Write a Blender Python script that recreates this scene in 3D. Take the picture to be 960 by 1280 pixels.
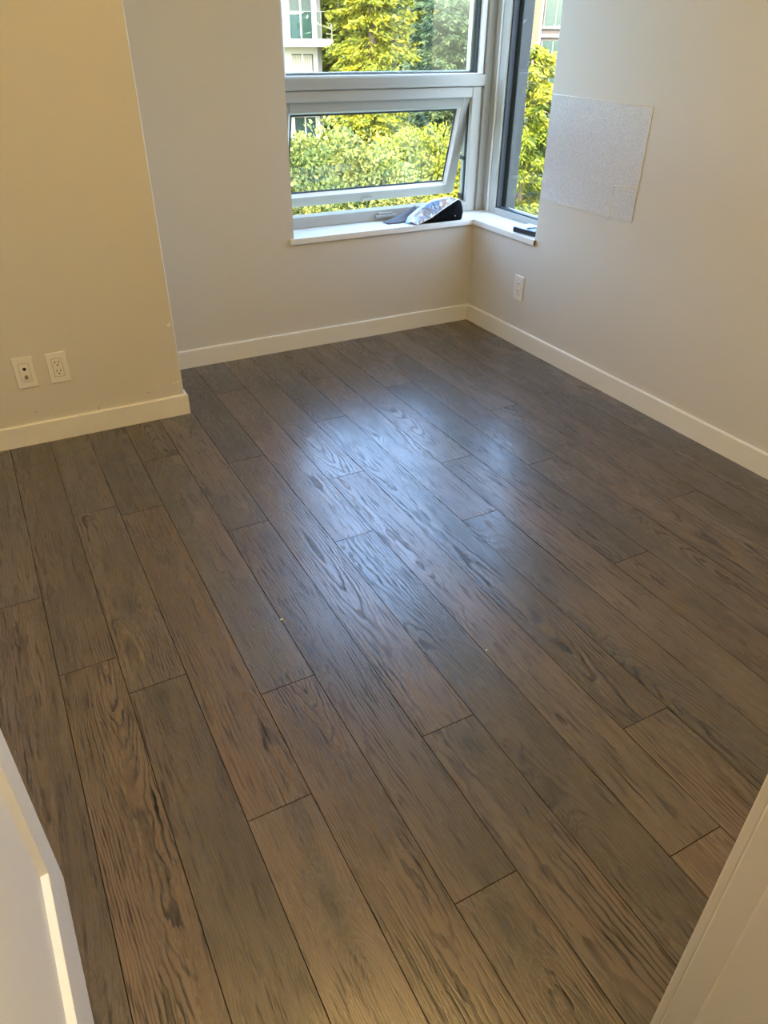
import bpy, bmesh, math, random
import numpy as np
from mathutils import Vector, Matrix

random.seed(7)
rng = np.random.default_rng(11)
scene = bpy.context.scene
C = scene.collection
for o in list(bpy.data.objects):
    bpy.data.objects.remove(o)

# ------------------------------------------------------------------ camera
cam_data = bpy.data.cameras.new('camera')
cam = bpy.data.objects.new('camera', cam_data)
C.objects.link(cam)
cr = Vector((0.88281212, -0.46966605, 0.00752009))
cu = Vector((0.25327626, 0.4894339, 0.83444928))
cw = Vector((0.39559309, 0.73475728, -0.55103344))
M = Matrix((cr, cu, -cw)).transposed().to_4x4()
M.translation = Vector((-2.23411, -3.21654, 1.29636))
cam.matrix_world = M
cam_data.sensor_fit = 'VERTICAL'
cam_data.sensor_height = 36.0
cam_data.lens = 906.35 / 1280 * 36.0
cam_data.clip_start = 0.02
cam_data.clip_end = 800
scene.camera = cam

# ------------------------------------------------------------------ light
SKY = 3.85
SUN = 7.2
LAMP = 116.0
HALL_FILL = 75.0  # strength of the added hall lamp that brightens the doorway
EXPO = 0.16
world = bpy.data.worlds.new('sky')
scene.world = world
world.use_nodes = True
wn = world.node_tree
wn.nodes.clear()
sky = wn.nodes.new('ShaderNodeTexSky')
sky.sky_type = 'NISHITA'
sky.sun_disc = False
sky.sun_elevation = math.radians(42)
sky.sun_rotation = math.radians(215)
sky.air_density = 0.78
sky.dust_density = 3.0
bg = wn.nodes.new('ShaderNodeBackground')
bg.inputs[1].default_value = SKY
wo = wn.nodes.new('ShaderNodeOutputWorld')
wn.links.new(sky.outputs[0], bg.inputs[0])
wn.links.new(bg.outputs[0], wo.inputs[0])

sun_d = bpy.data.lights.new('sun', 'SUN')
sun_d.energy = SUN
sun_d.angle = math.radians(0.6)
sun_d.color = (1.0, 0.93, 0.78)
sun = bpy.data.objects.new('sun', sun_d)
C.objects.link(sun)
sun.rotation_euler = Vector((0.75, 0.40, -0.62)).to_track_quat('-Z', 'Y').to_euler()

vs = scene.view_settings
vs.view_transform = 'Standard'
vs.look = 'None'
vs.exposure = EXPO
vs.gamma = 1.0
vs.use_curve_mapping = False

# ------------------------------------------------------------------ node helpers
class NT:
    def __init__(s, name):
        s.mat = bpy.data.materials.new(name)
        s.mat.use_nodes = True
        s.t = s.mat.node_tree
        s.t.nodes.clear()
        s.out = s.n('ShaderNodeOutputMaterial')
    def n(s, typ, **kw):
        nd = s.t.nodes.new(typ)
        for k, v in kw.items():
            setattr(nd, k, v)
        return nd
    def put(s, sock, v):
        if isinstance(v, bpy.types.NodeSocket):
            s.t.links.new(v, sock)
        elif v is not None:
            sock.default_value = v
    def m(s, op, a, b=None, c=None, clamp=False):
        nd = s.n('ShaderNodeMath', operation=op, use_clamp=clamp)
        s.put(nd.inputs[0], a)
        if b is not None: s.put(nd.inputs[1], b)
        if c is not None: s.put(nd.inputs[2], c)
        return nd.outputs[0]
    def ss(s, v, lo, hi, a=0.0, b=1.0):
        nd = s.n('ShaderNodeMapRange', interpolation_type='SMOOTHSTEP')
        s.put(nd.inputs[0], v)
        for i, q in enumerate((lo, hi, a, b)):
            s.put(nd.inputs[i + 1], q)
        return nd.outputs[0]
    def xyz(s, x, y, z=0.0):
        nd = s.n('ShaderNodeCombineXYZ')
        s.put(nd.inputs[0], x); s.put(nd.inputs[1], y); s.put(nd.inputs[2], z)
        return nd.outputs[0]
    def noise(s, vec, scale, detail=2.0, rough=0.5, dist=0.0):
        nd = s.n('ShaderNodeTexNoise')
        if vec is not None: s.put(nd.inputs['Vector'], vec)
        s.put(nd.inputs['Scale'], scale); s.put(nd.inputs['Detail'], detail)
        s.put(nd.inputs['Roughness'], rough); s.put(nd.inputs['Distortion'], dist)
        return nd.outputs[0]
    def mix(s, f, a, b):
        nd = s.n('ShaderNodeMix', data_type='RGBA')
        s.put(nd.inputs[0], f)
        s.put(nd.inputs[6], a if isinstance(a, bpy.types.NodeSocket) else (*a, 1))
        s.put(nd.inputs[7], b if isinstance(b, bpy.types.NodeSocket) else (*b, 1))
        return nd.outputs[2]
    def scale(s, col, v):
        nd = s.n('ShaderNodeVectorMath', operation='SCALE')
        s.put(nd.inputs[0], col); s.put(nd.inputs[3], v)
        return nd.outputs[0]
    def bump(s, h, strength, dist):
        nd = s.n('ShaderNodeBump')
        s.put(nd.inputs['Strength'], strength); s.put(nd.inputs['Distance'], dist); s.put(nd.inputs['Height'], h)
        return nd.outputs[0]
    def bsdf(s, col, rough, normal=None, spec=0.5, metal=0.0):
        nd = s.n('ShaderNodeBsdfPrincipled')
        s.put(nd.inputs['Base Color'], col if isinstance(col, bpy.types.NodeSocket) else (*col, 1))
        s.put(nd.inputs['Roughness'], rough)
        s.put(nd.inputs['Specular IOR Level'], spec)
        s.put(nd.inputs['Metallic'], metal)
        if normal is not None: s.put(nd.inputs['Normal'], normal)
        return nd.outputs[0]
    def done(s, sh):
        s.t.links.new(sh, s.out.inputs[0])
        return s.mat
    def obj_xyz(s):
        tc = s.n('ShaderNodeTexCoord')
        sp = s.n('ShaderNodeSeparateXYZ')
        s.t.links.new(tc.outputs['Object'], sp.inputs[0])
        return tc.outputs['Object'], sp.outputs

MATS = {}
def plain(name, col, rough=0.5, spec=0.5, var=0.04, nscale=8.0, bump=0.0, bscale=200.0, metal=0.0):
    t = NT(name)
    v, _ = t.obj_xyz()
    k = t.m('MULTIPLY_ADD', t.noise(v, nscale, 3.0), 2 * var, 1 - var)
    c = t.n('ShaderNodeRGB'); c.outputs[0].default_value = (*col, 1)
    nrm = t.bump(t.noise(v, bscale, 2.0), bump, 0.001) if bump else None
    MATS[name] = t.done(t.bsdf(t.scale(c.outputs[0], k), rough, nrm, spec, metal))
    return MATS[name]

plain('wall_paint', (0.635, 0.612, 0.565), 0.62, 0.35, 0.02, 2.5, 0.10, 420)
plain('ceiling_paint', (0.74, 0.73, 0.70), 0.8, 0.2, 0.02, 2.0, 0.1, 300)
plain('trim_paint', (0.78, 0.765, 0.72), 0.38, 0.5, 0.02, 6.0)
plain('door_paint', (0.83, 0.825, 0.81), 0.42, 0.5, 0.015, 4.0)
plain('jamb_paint', (0.60, 0.585, 0.56), 0.42, 0.5, 0.015, 4.0)  # door paint made darker; dimmer light on the jamb is in the colour
plain('vinyl_bright', (0.80, 0.82, 0.82), 0.30, 0.5, 0.01, 5.0)  # paler copy of the frame vinyl; light on the beads is in the colour
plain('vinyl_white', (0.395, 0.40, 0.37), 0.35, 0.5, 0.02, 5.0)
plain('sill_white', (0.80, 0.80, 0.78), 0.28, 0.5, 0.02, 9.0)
plain('raw_wood', (0.20, 0.13, 0.075), 0.8, 0.2, 0.25, 120.0)
plain('gasket', (0.035, 0.045, 0.055), 0.55, 0.4, 0.1)
plain('dark_metal', (0.035, 0.036, 0.034), 0.6, 0.4, 0.15, 14.0)
plain('plate_plastic', (0.77, 0.75, 0.70), 0.33, 0.5, 0.01)
plain('hole_dark', (0.03, 0.02, 0.015), 0.6, 0.3, 0.1)
plain('brass_grey', (0.28, 0.23, 0.16), 0.4, 0.5, 0.1, metal=0.6)
plain('black_cloth', (0.004, 0.004, 0.0045), 0.8, 0.06, 0.2, 60.0, 0.2, 500)
plain('grey_cloth', (0.12, 0.125, 0.14), 0.7, 0.3, 0.15, 60.0, 0.3, 600)
plain('piping_white', (0.75, 0.74, 0.72), 0.5, 0.4, 0.03)
plain('box_black', (0.012, 0.014, 0.02), 0.35, 0.5, 0.2, 40.0)
plain('box_lid', (0.11, 0.15, 0.23), 0.35, 0.5, 0.08, 30.0)
plain('subfloor', (0.03, 0.022, 0.016), 0.9, 0.1, 0.1)
plain('plank_edge', (0.030, 0.023, 0.018), 0.85, 0.1, 0.15, 30.0)
plain('crumb', (0.8, 0.78, 0.72), 0.8, 0.2, 0.05)
plain('scuff', (0.40, 0.345, 0.26), 0.8, 0.2, 0.2)
plain('chip_plaster', (0.85, 0.82, 0.76), 0.8, 0.2, 0.05, 80)
plain('concrete_white', (0.30, 0.295, 0.28), 0.8, 0.2, 0.05, 1.0)
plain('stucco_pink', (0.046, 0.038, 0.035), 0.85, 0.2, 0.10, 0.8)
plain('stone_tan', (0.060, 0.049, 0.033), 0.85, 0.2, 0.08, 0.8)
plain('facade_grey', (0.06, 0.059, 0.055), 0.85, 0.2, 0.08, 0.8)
plain('ledge_grey', (0.11, 0.105, 0.095), 0.8, 0.2, 0.08, 2.0)
plain('blind_cream', (0.20, 0.185, 0.15), 0.7, 0.3, 0.08, 2.0)
plain('window_teal', (0.010, 0.026, 0.024), 0.2, 0.3, 0.2, 0.7)
plain('bark', (0.075, 0.055, 0.04), 0.9, 0.1, 0.3, 6.0, 0.6, 20)
plain('lawn', (0.085, 0.13, 0.035), 0.95, 0.1, 0.35, 0.4)
plain('asphalt', (0.16, 0.155, 0.155), 0.9, 0.2, 0.1, 1.0)
plain('pavement', (0.42, 0.38, 0.35), 0.9, 0.2, 0.08, 1.0)

def make_wood():
    t = NT('oak_plank')
    vec, (x, y, z) = t.obj_xyz()
    oi = t.n('ShaderNodeObjectInfo')
    R = oi.outputs['Random']
    fr = lambda k: t.m('FRACT', t.m('MULTIPLY', R, k))
    r2, r3, r4, r5 = fr(13.37), fr(71.31), fr(237.17), fr(519.7)
    ox = t.m('MULTIPLY_ADD', R, 37.0, x)
    oy = t.m('MULTIPLY_ADD', r2, 53.0, y)
    oz = t.m('MULTIPLY', r3, 19.0)
    # knots
    kv = t.n('ShaderNodeTexVoronoi', voronoi_dimensions='2D', feature='F1')
    t.put(kv.inputs['Vector'], t.xyz(t.m('MULTIPLY', ox, 6.0), t.m('MULTIPLY', oy, 2.3)))
    t.put(kv.inputs['Scale'], 1.0)
    ksep = t.n('ShaderNodeSeparateColor'); t.t.links.new(kv.outputs['Color'], ksep.inputs[0])
    gate = t.ss(ksep.outputs[0], 0.48, 0.60)
    kd = t.m('ADD', kv.outputs['Distance'], t.m('MULTIPLY', t.m('SUBTRACT', t.noise(t.xyz(t.m('MULTIPLY', ox, 30), t.m('MULTIPLY', oy, 12), oz), 1.0, 3.0), 0.5), 0.16))
    knot_wide = t.m('MULTIPLY', gate, t.ss(kd, 0.03, 0.36, 1.0, 0.0))
    knot_core = t.m('MULTIPLY', gate, t.ss(kd, 0.0, 0.13, 1.0, 0.0))
    # growth rings cut lengthwise
    w1 = t.m('SUBTRACT', t.noise(t.xyz(t.m('MULTIPLY', ox, 9), t.m('MULTIPLY', oy, 2.6), oz), 1.0, 2.0), 0.5)
    w2 = t.m('SUBTRACT', t.noise(t.xyz(t.m('MULTIPLY', ox, 45), t.m('MULTIPLY', oy, 16), oz), 1.0, 2.0), 0.5)
    w3 = t.m('SUBTRACT', t.noise(t.xyz(0.0, t.m('MULTIPLY', oy, 1.1), oz), 1.0, 1.0), 0.5)
    xc = t.m('ADD', t.m('SUBTRACT', x, t.m('MULTIPLY', t.m('SUBTRACT', r4, 0.5), 0.11)), t.m('MULTIPLY', w3, 0.05))
    tilt = t.m('MULTIPLY_ADD', t.m('SUBTRACT', r5, 0.5), 0.14, 0.0)
    h = t.m('ADD', t.m('ADD', t.m('MULTIPLY', y, tilt), t.m('MULTIPLY_ADD', r2, 0.05, 0.01)), t.m('MULTIPLY', w3, 0.07))
    rad = t.m('SQRT', t.m('ADD', t.m('MULTIPLY', xc, xc), t.m('MULTIPLY', h, h)))
    rad = t.m('ADD', rad, t.m('ADD', t.m('MULTIPLY', w1, 0.020), t.m('MULTIPLY', w2, 0.0090)))
    rad = t.m('ADD', rad, t.m('MULTIPLY', knot_wide, 0.020))
    ring = t.m('FRACT', t.m('DIVIDE', rad, t.m('MULTIPLY_ADD', r3, 0.0040, 0.0046)))
    line = t.m('MULTIPLY', t.ss(ring, 0.50, 0.82), t.ss(ring, 0.93, 1.0, 1.0, 0.0))
    # pores and fine streaks
    pores = t.noise(t.xyz(t.m('MULTIPLY', ox, 170), t.m('MULTIPLY', oy, 11), oz), 1.0, 2.0, 0.6)
    pore = t.ss(pores, 0.52, 0.68)
    streak = t.noise(t.xyz(t.m('MULTIPLY', ox, 70), t.m('MULTIPLY', oy, 2.2), oz), 1.0, 3.0, 0.6)
    cloud = t.noise(t.xyz(t.m('MULTIPLY', ox, 7), t.m('MULTIPLY', oy, 1.8), oz), 1.0, 3.0, 0.55)
    # colour
    base = t.mix(r4, (0.104, 0.083, 0.070), (0.124, 0.085, 0.062))
    base = t.mix(t.ss(r5, 0.55, 0.95), base, (0.088, 0.075, 0.068))
    base = t.mix(t.m('MULTIPLY', t.ss(cloud, 0.45, 0.75), 0.55), base, (0.146, 0.090, 0.060))
    base = t.mix(t.m('MULTIPLY', t.ss(cloud, 0.25, 0.48, 1.0, 0.0), 0.6), base, (0.066, 0.057, 0.052))
    tone = t.m('MULTIPLY_ADD', fr(911.3), 0.34, 0.66)
    tone = t.m('MULTIPLY', tone, t.m('MULTIPLY_ADD', streak, 1.1, 0.58))
    tone = t.m('MULTIPLY', tone, t.m('SUBTRACT', 1.0, t.m('MULTIPLY', pore, 0.58)))
    lstr = t.m('MULTIPLY_ADD', t.ss(r2, 0.1, 0.95), 0.50, 0.42)
    lpat = t.ss(t.noise(t.xyz(t.m('MULTIPLY', ox, 16), t.m('MULTIPLY', oy, 3.2), oz), 1.0, 2.0), 0.34, 0.62, 0.45, 1.15)
    line = t.m('MULTIPLY', line, lpat)
    lmod = t.m('MULTIPLY', lstr, t.m('MULTIPLY_ADD', t.ss(pores, 0.35, 0.6), 0.5, 0.5))
    tone = t.m('MULTIPLY', tone, t.m('SUBTRACT', 1.0, t.m('MULTIPLY', line, lmod)))
    col = t.scale(base, tone)
    col = t.mix(t.m('MULTIPLY', knot_wide, 0.55), col, (0.060, 0.050, 0.043))
    col = t.mix(t.m('MULTIPLY', knot_core, 0.75), col, (0.022, 0.018, 0.015))
    hgt = t.m('SUBTRACT', 1.0, t.m('ADD', t.m('MULTIPLY', line, 0.45), t.m('MULTIPLY', pore, 0.7)))
    nrm = t.bump(hgt, 0.20, 0.0012)
    rough = t.m('ADD', t.m('MULTIPLY_ADD', cloud, 0.14, 0.20), t.m('ADD', t.m('MULTIPLY', line, 0.22), t.m('MULTIPLY', pore, 0.18)))
    spec = t.m('SUBTRACT', 0.95, t.m('ADD', t.m('MULTIPLY', line, 0.40), t.m('MULTIPLY', pore, 0.40)))
    sh = t.bsdf(col, rough, nrm, spec)
    pb = sh.node
    pb.inputs['Coat Weight'].default_value = 0.55
    pb.inputs['Coat Roughness'].default_value = 0.30
    t.put(pb.inputs['Coat Normal'], t.bump(hgt, 0.14, 0.0012))
    MATS['oak_plank'] = t.done(sh)
make_wood()

def make_glass(name, tint):
    t = NT(name)
    tr = t.n('ShaderNodeBsdfTransparent'); tr.inputs[0].default_value = (*tint, 1)
    gl = t.n('ShaderNodeBsdfGlossy'); gl.inputs['Roughness'].default_value = 0.0
    gl.inputs[0].default_value = (0.85, 0.97, 0.95, 1)
    lw = t.n('ShaderNodeLayerWeight'); lw.inputs[0].default_value = 0.5
    f = t.m('MULTIPLY_ADD', t.m('POWER', lw.outputs['Facing'], 5.0), 0.96, 0.035)
    mx = t.n('ShaderNodeMixShader')
    t.t.links.new(f, mx.inputs[0])
    t.t.links.new(tr.outputs[0], mx.inputs[1]); t.t.links.new(gl.outputs[0], mx.inputs[2])
    MATS[name] = t.done(mx.outputs[0])
make_glass('pane_glass', (0.93, 0.97, 0.955))
make_glass('rail_glass', (0.80, 0.86, 0.84))

def make_patch():
    t = NT('stripped_wall')
    v, _ = t.obj_xyz()
    n1 = t.noise(v, 190, 3.0, 0.6); n2 = t.noise(v, 60, 3.0, 0.6, 1.0); n3 = t.noise(v, 6, 2.0)
    h = t.m('ADD', t.ss(n1, 0.42, 0.62), t.m('MULTIPLY', n2, 0.8))
    col = t.mix(t.ss(n1, 0.35, 0.65), (0.64, 0.635, 0.65), (0.82, 0.815, 0.82))
    col = t.mix(t.m('MULTIPLY', n3, 0.3), col, (0.62, 0.61, 0.63))
    MATS['stripped_wall'] = t.done(t.bsdf(col, 0.6, t.bump(h, 0.75, 0.0022), 0.4))
make_patch()

def make_foil():
    t = NT('silver_foil')
    v, _ = t.obj_xyz()
    n = t.noise(v, 26, 3.0, 0.6, 1.5); n2 = t.noise(v, 11, 2.0, 0.5, 1.0)
    col = t.mix(t.ss(n2, 0.35, 0.62), (0.26, 0.36, 0.55), (0.56, 0.45, 0.38))
    MATS['silver_foil'] = t.done(t.bsdf(col, 0.34, t.bump(n, 0.9, 0.014), 0.5, 0.8))
make_foil()

def make_leaf(name, a, b, c, scale):
    t = NT(name)
    v, _ = t.obj_xyz()
    n = t.noise(v, scale, 2.0, 0.6); n2 = t.noise(v, scale * 7, 2.0, 0.6)
    col = t.mix(t.ss(n, 0.35, 0.62), a, b)
    col = t.mix(t.ss(n2, 0.47, 0.62), col, c)
    d = t.bsdf(col, 0.6, None, 0.25)
    tl = t.n('ShaderNodeBsdfTranslucent'); t.t.links.new(t.scale(col, 1.0), tl.inputs[0])
    mx = t.n('ShaderNodeMixShader'); mx.inputs[0].default_value = 0.28
    t.t.links.new(d, mx.inputs[1]); t.t.links.new(tl.outputs[0], mx.inputs[2])
    MATS[name] = t.done(mx.outputs[0])
make_leaf('leaf_yellow', (0.115, 0.14, 0.009), (0.2, 0.185, 0.011), (0.045, 0.07, 0.008), 1.2)
make_leaf('leaf_broad', (0.080, 0.108, 0.020), (0.155, 0.158, 0.034), (0.032, 0.056, 0.018), 1.4)
make_leaf('leaf_cedar', (0.1, 0.115, 0.006), (0.2, 0.18, 0.006), (0.04, 0.055, 0.005), 0.9)
make_leaf('leaf_dark', (0.040, 0.066, 0.025), (0.080, 0.105, 0.036), (0.022, 0.040, 0.018), 0.8)

def make_lamp_glow(name, col, k):
    t = NT(name)
    e = t.n('ShaderNodeEmission')
    e.inputs[0].default_value = (*col, 1); e.inputs[1].default_value = k
    MATS[name] = t.done(e.outputs[0])
make_lamp_glow('room_diffuser', (1.0, 0.655, 0.20), LAMP)
make_lamp_glow('hall_diffuser', (1.0, 0.83, 0.60), HALL_FILL)

# ------------------------------------------------------------------ object helpers
def empty(name, loc=(0, 0, 0), rz=0.0):
    o = bpy.data.objects.new(name, None)
    C.objects.link(o)
    o.location = loc; o.rotation_euler = (0, 0, rz)
    o.empty_display_size = 0.05
    return o

def tag(o, label=None, cat=None, group=None, kind=None):
    if label: o['label'] = label
    if cat: o['category'] = cat
    if group: o['group'] = group
    if kind: o['kind'] = kind
    return o

def link(name, me, mat, parent=None, smooth=False):
    o = bpy.data.objects.new(name, me)
    C.objects.link(o)
    me.materials.append(MATS[mat])
    if smooth:
        for p in me.polygons: p.use_smooth = True
    if parent: o.parent = parent
    return o

def bm_box(bm, lo, hi, bev=0.0, seg=1):
    lo = Vector(lo); hi = Vector(hi)
    r = bmesh.ops.create_cube(bm, size=1.0)
    vs_ = r['verts']
    for v in vs_:
        v.co = Vector(((lo[i] + hi[i]) / 2 + v.co[i] * (hi[i] - lo[i]) for i in range(3)))
    if bev:
        es = list({e for v in vs_ for e in v.link_edges})
        bmesh.ops.bevel(bm, geom=es, offset=bev, segments=seg, affect='EDGES', profile=0.5)

def boxes(name, lst, mat, parent=None, bev=0.0, seg=1, origin=None):
    bm = bmesh.new()
    for lo, hi in lst:
        bm_box(bm, lo, hi, bev, seg)
    if origin is not None:
        bmesh.ops.translate(bm, verts=bm.verts, vec=-Vector(origin))
    me = bpy.data.meshes.new(name)
    bm.to_mesh(me); bm.free()
    o = link(name, me, mat, parent)
    if origin is not None: o.location = origin
    return o

def box(name, lo, hi, mat, parent=None, bev=0.0, seg=1):
    return boxes(name, [(lo, hi)], mat, parent, bev, seg)

def prism(name, pts, z0, z1, mat, parent=None, bev=0.0, axis='z'):
    """polygon (a, b) extruded along an axis: z -> (a, b, t); x -> (t, a, b); y -> (a, t, b)"""
    f = {'z': lambda a, b, t: (a, b, t), 'x': lambda a, b, t: (t, a, b), 'y': lambda a, b, t: (a, t, b)}[axis]
    bm = bmesh.new()
    lo = [bm.verts.new(f(a, b, z0)) for a, b in pts]
    hi = [bm.verts.new(f(a, b, z1)) for a, b in pts]
    n = len(pts)
    bm.faces.new(lo[::-1]); bm.faces.new(hi)
    for i in range(n):
        bm.faces.new((lo[i], lo[(i + 1) % n], hi[(i + 1) % n], hi[i]))
    bmesh.ops.recalc_face_normals(bm, faces=bm.faces)
    if bev:
        bmesh.ops.bevel(bm, geom=list(bm.edges), offset=bev, segments=2, affect='EDGES', profile=0.5)
    me = bpy.data.meshes.new(name)
    bm.to_mesh(me); bm.free()
    return link(name, me, mat, parent)

def tube(name, pts, rad, mat, parent=None, sides=8):
    pts = [Vector(p) for p in pts]
    rads = rad if isinstance(rad, (list, tuple)) else [rad] * len(pts)
    V = []; F = []
    for i, p in enumerate(pts):
        d = (pts[min(i + 1, len(pts) - 1)] - pts[max(i - 1, 0)]).normalized()
        a = d.orthogonal().normalized() if i == 0 else (a - d * a.dot(d)).normalized()
        b = d.cross(a)
        for k in range(sides):
            w = 2 * math.pi * k / sides
            V.append(p + (a * math.cos(w) + b * math.sin(w)) * rads[i])
    for i in range(len(pts) - 1):
        for k in range(sides):
            k2 = (k + 1) % sides
            F.append((i * sides + k, i * sides + k2, (i + 1) * sides + k2, (i + 1) * sides + k))
    F.append(tuple(range(sides))[::-1]); F.append(tuple((len(pts) - 1) * sides + k for k in range(sides)))
    me = bpy.data.meshes.new(name); me.from_pydata(V, [], F)
    return link(name, me, mat, parent, True)

def disc(name, c, n, r, depth, mat, parent=None, sides=16):
    """short cylinder whose front cap is centred at c and faces n"""
    c = Vector(c); n = Vector(n).normalized()
    return tube(name, [c - n * depth, c], r, mat, parent, sides)

# ------------------------------------------------------------------ floor
TB, HB = 0.012, 0.0833
PX, PY = -1.671, -0.470
XL = -2.62
YW = -3.008          # room face of the door wall
WT = 0.12
YH = -4.45           # end of the hall
H = 2.45
floor = box('floor', (XL - 0.25, YH - 0.15, -0.06), (0.22, 0.22, -0.0135), 'subfloor')
tag(floor, 'dark grey-brown oak plank floor', None, None, 'structure')

def plank(x0, x1, y0, y1):
    cx, cy = (x0 + x1) / 2, (y0 + y1) / 2
    g = 0.0004; b = 0.0006; hx = (x1 - x0) / 2 - g; hy = (y1 - y0) / 2 - g
    V = []
    for (z, d) in ((-0.013, 0), (-b, 0), (0, b)):
        for sx, sy in ((-1, -1), (1, -1), (1, 1), (-1, 1)):
            V.append((sx * (hx - d), sy * (hy - d), z))
    F = [(3, 2, 1, 0), (8, 9, 10, 11)]
    for k in (0, 4):
        for i in range(4):
            j = (i + 1) % 4
            F.append((k + i, k + j, k + 4 + j, k + 4 + i))
    me = bpy.data.meshes.new('plank'); me.from_pydata(V, [], F)
    o = link('plank', me, 'oak_plank', floor)
    me.materials.append(MATS['plank_edge'])
    for p in me.polygons: p.material_index = 0 if p.index == 1 else 1
    o.location = (cx, cy, 0)

PW, X0 = 0.1365, -0.014
JOINTS = {13: [-2.041, -0.80], 14: [-2.341, -1.12], 11: [-2.322, -0.95], 12: [-2.668, -1.36], 8: [-2.513, -0.788],
          9: [-2.782, -1.22], 5: [-2.042, -0.62], 7: [-1.648, -0.40], 10: [-1.566, -0.35, -2.95], 16: [-1.761], 4: [-1.455],
          1: [-0.990, -2.35], 15: [-1.055, -1.895], 17: [-1.431, -2.62], 2: [-1.860, -0.70], 3: [-2.62, -1.02], 6: [-2.72, -1.30],
          0: [-1.62, -0.30], 18: [-1.98], 19: [-1.20], -1: [-1.1]}
for c in range(0, 20):
    xa, xb = X0 - PW * (c + 1), X0 - PW * c
    xa = max(xa, XL - 0.02)
    if c == 0: xb = -0.002
    top = -0.004 if c <= 12 else PY + 0.012
    js = sorted(JOINTS.get(c, []), reverse=True)
    ys = [top] + js
    y = js[-1] if js else top
    while y > YH:
        y -= random.uniform(1.0, 1.7)
        ys.append(max(y, YH))
    for a, b in zip(ys, ys[1:]):
        plank(xa, xb, b, a)

# ------------------------------------------------------------------ room shell
SZ, ST, SO = 0.516, 0.027, 0.0125
WL, WR = -0.979, -0.499
WTOP = 2.20
FD = 0.16            # inner face of the window frames, measured from the wall faces
def struct(o, label=None):
    return tag(o, label, None, None, 'structure')

TH = 0.24
wall_back = struct(boxes('wall_back', [((PX - 0.3, 0, 0), (TH, TH, SZ - ST)),
                                ((PX - 0.3, 0, SZ - ST), (WL, TH, WTOP)),
                                ((PX - 0.3, 0, WTOP), (TH, TH, H))], 'wall_paint'), 'pale grey-beige wall with the wide window')
wall_right = struct(boxes('wall_right', [((0, YW - WT, 0), (TH, 0, SZ - ST)),
                                  ((0, YW - WT, SZ - ST), (TH, WR, WTOP)),
                                  ((0, YW - WT, WTOP), (TH, 0, H))], 'wall_paint'), 'pale grey wall with the narrow window and rough square')
wall_part = struct(box('wall_partition', (XL - 0.2, PY, 0), (PX, 0.0, H), 'wall_paint', bev=0.003), 'tan-lit bumped-out wall with two plates')
struct(box('wall_left', (XL - 0.2, YW - WT, 0), (XL, PY, H), 'wall_paint'))
# doorway wall
XR = -1.689
XO = -2.405
DH = 2.05
struct(boxes('wall_front', [((XL, YW - WT, 0), (XO - 0.02, YW, H)), ((XR + 0.02, YW - WT, 0), (0, YW, H)),
                            ((XO - 0.02, YW - WT, DH + 0.02), (XR + 0.02, YW, H))], 'wall_paint'))
struct(boxes('wall_hall', [((XL - 0.2, YH - 0.2, 0), (0.2, YH, H)), ((XL - 0.2, YH, 0), (XL, YW - WT, H)),
                           ((0, YH, 0), (0.2, YW - WT, H))], 'wall_paint'))
struct(box('ceiling', (XL - 0.2, YH - 0.2, H), (TH, TH, H + 0.2), 'ceiling_paint'))

def baseboard(name, pts, lab):
    """pts: plan polyline of the wall face; board stands on its left-hand side (into the room)"""
    prof = [(0, 0), (TB, 0), (TB, HB - 0.004), (TB - 0.002, HB - 0.001), (TB - 0.004, HB), (0, HB)]
    V = []; F = []
    P = [Vector((a, b)) for a, b in pts]
    n = len(P)
    for i in range(n):
        ds = []
        if i > 0: ds.append((P[i] - P[i - 1]).normalized())
        if i < n - 1: ds.append((P[i + 1] - P[i]).normalized())
        ns = [Vector((-d.y, d.x)) for d in ds]
        nn = sum(ns, Vector((0, 0)))
        if len(ns) == 2: nn = nn / (1 + ns[0].dot(ns[1]))
        for (o_, z_) in prof:
            q = P[i] + nn * o_
            V.append((q.x, q.y, z_))
    m = len(prof)
    for i in range(n - 1):
        for k in range(m):
            k2 = (k + 1) % m
            F.append((i * m + k, i * m + k2, (i + 1) * m + k2, (i + 1) * m + k))
    F.append(tuple(range(m))[::-1]); F.append(tuple((n - 1) * m + k for k in range(m)))
    me = bpy.data.meshes.new(name); me.from_pydata(V, [], F)
    bm = bmesh.new(); bm.from_mesh(me); bmesh.ops.recalc_face_normals(bm, faces=bm.faces); bm.to_mesh(me); bm.free()
    return struct(link(name, me, 'trim_paint'), lab)

baseboard('baseboard_back', [(-0.0, 0), (PX, 0)], 'cream baseboard under the wide window')
baseboard('baseboard_right', [(0, YW), (0, 0)], 'cream baseboard along the wall with the rough square')
baseboard('baseboard_partition', [(PX, -TB), (PX, PY), (XL, PY)], 'cream baseboard around the bumped-out wall')
baseboard('baseboard_left', [(XL, PY - TB), (XL, YW)], None)

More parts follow.
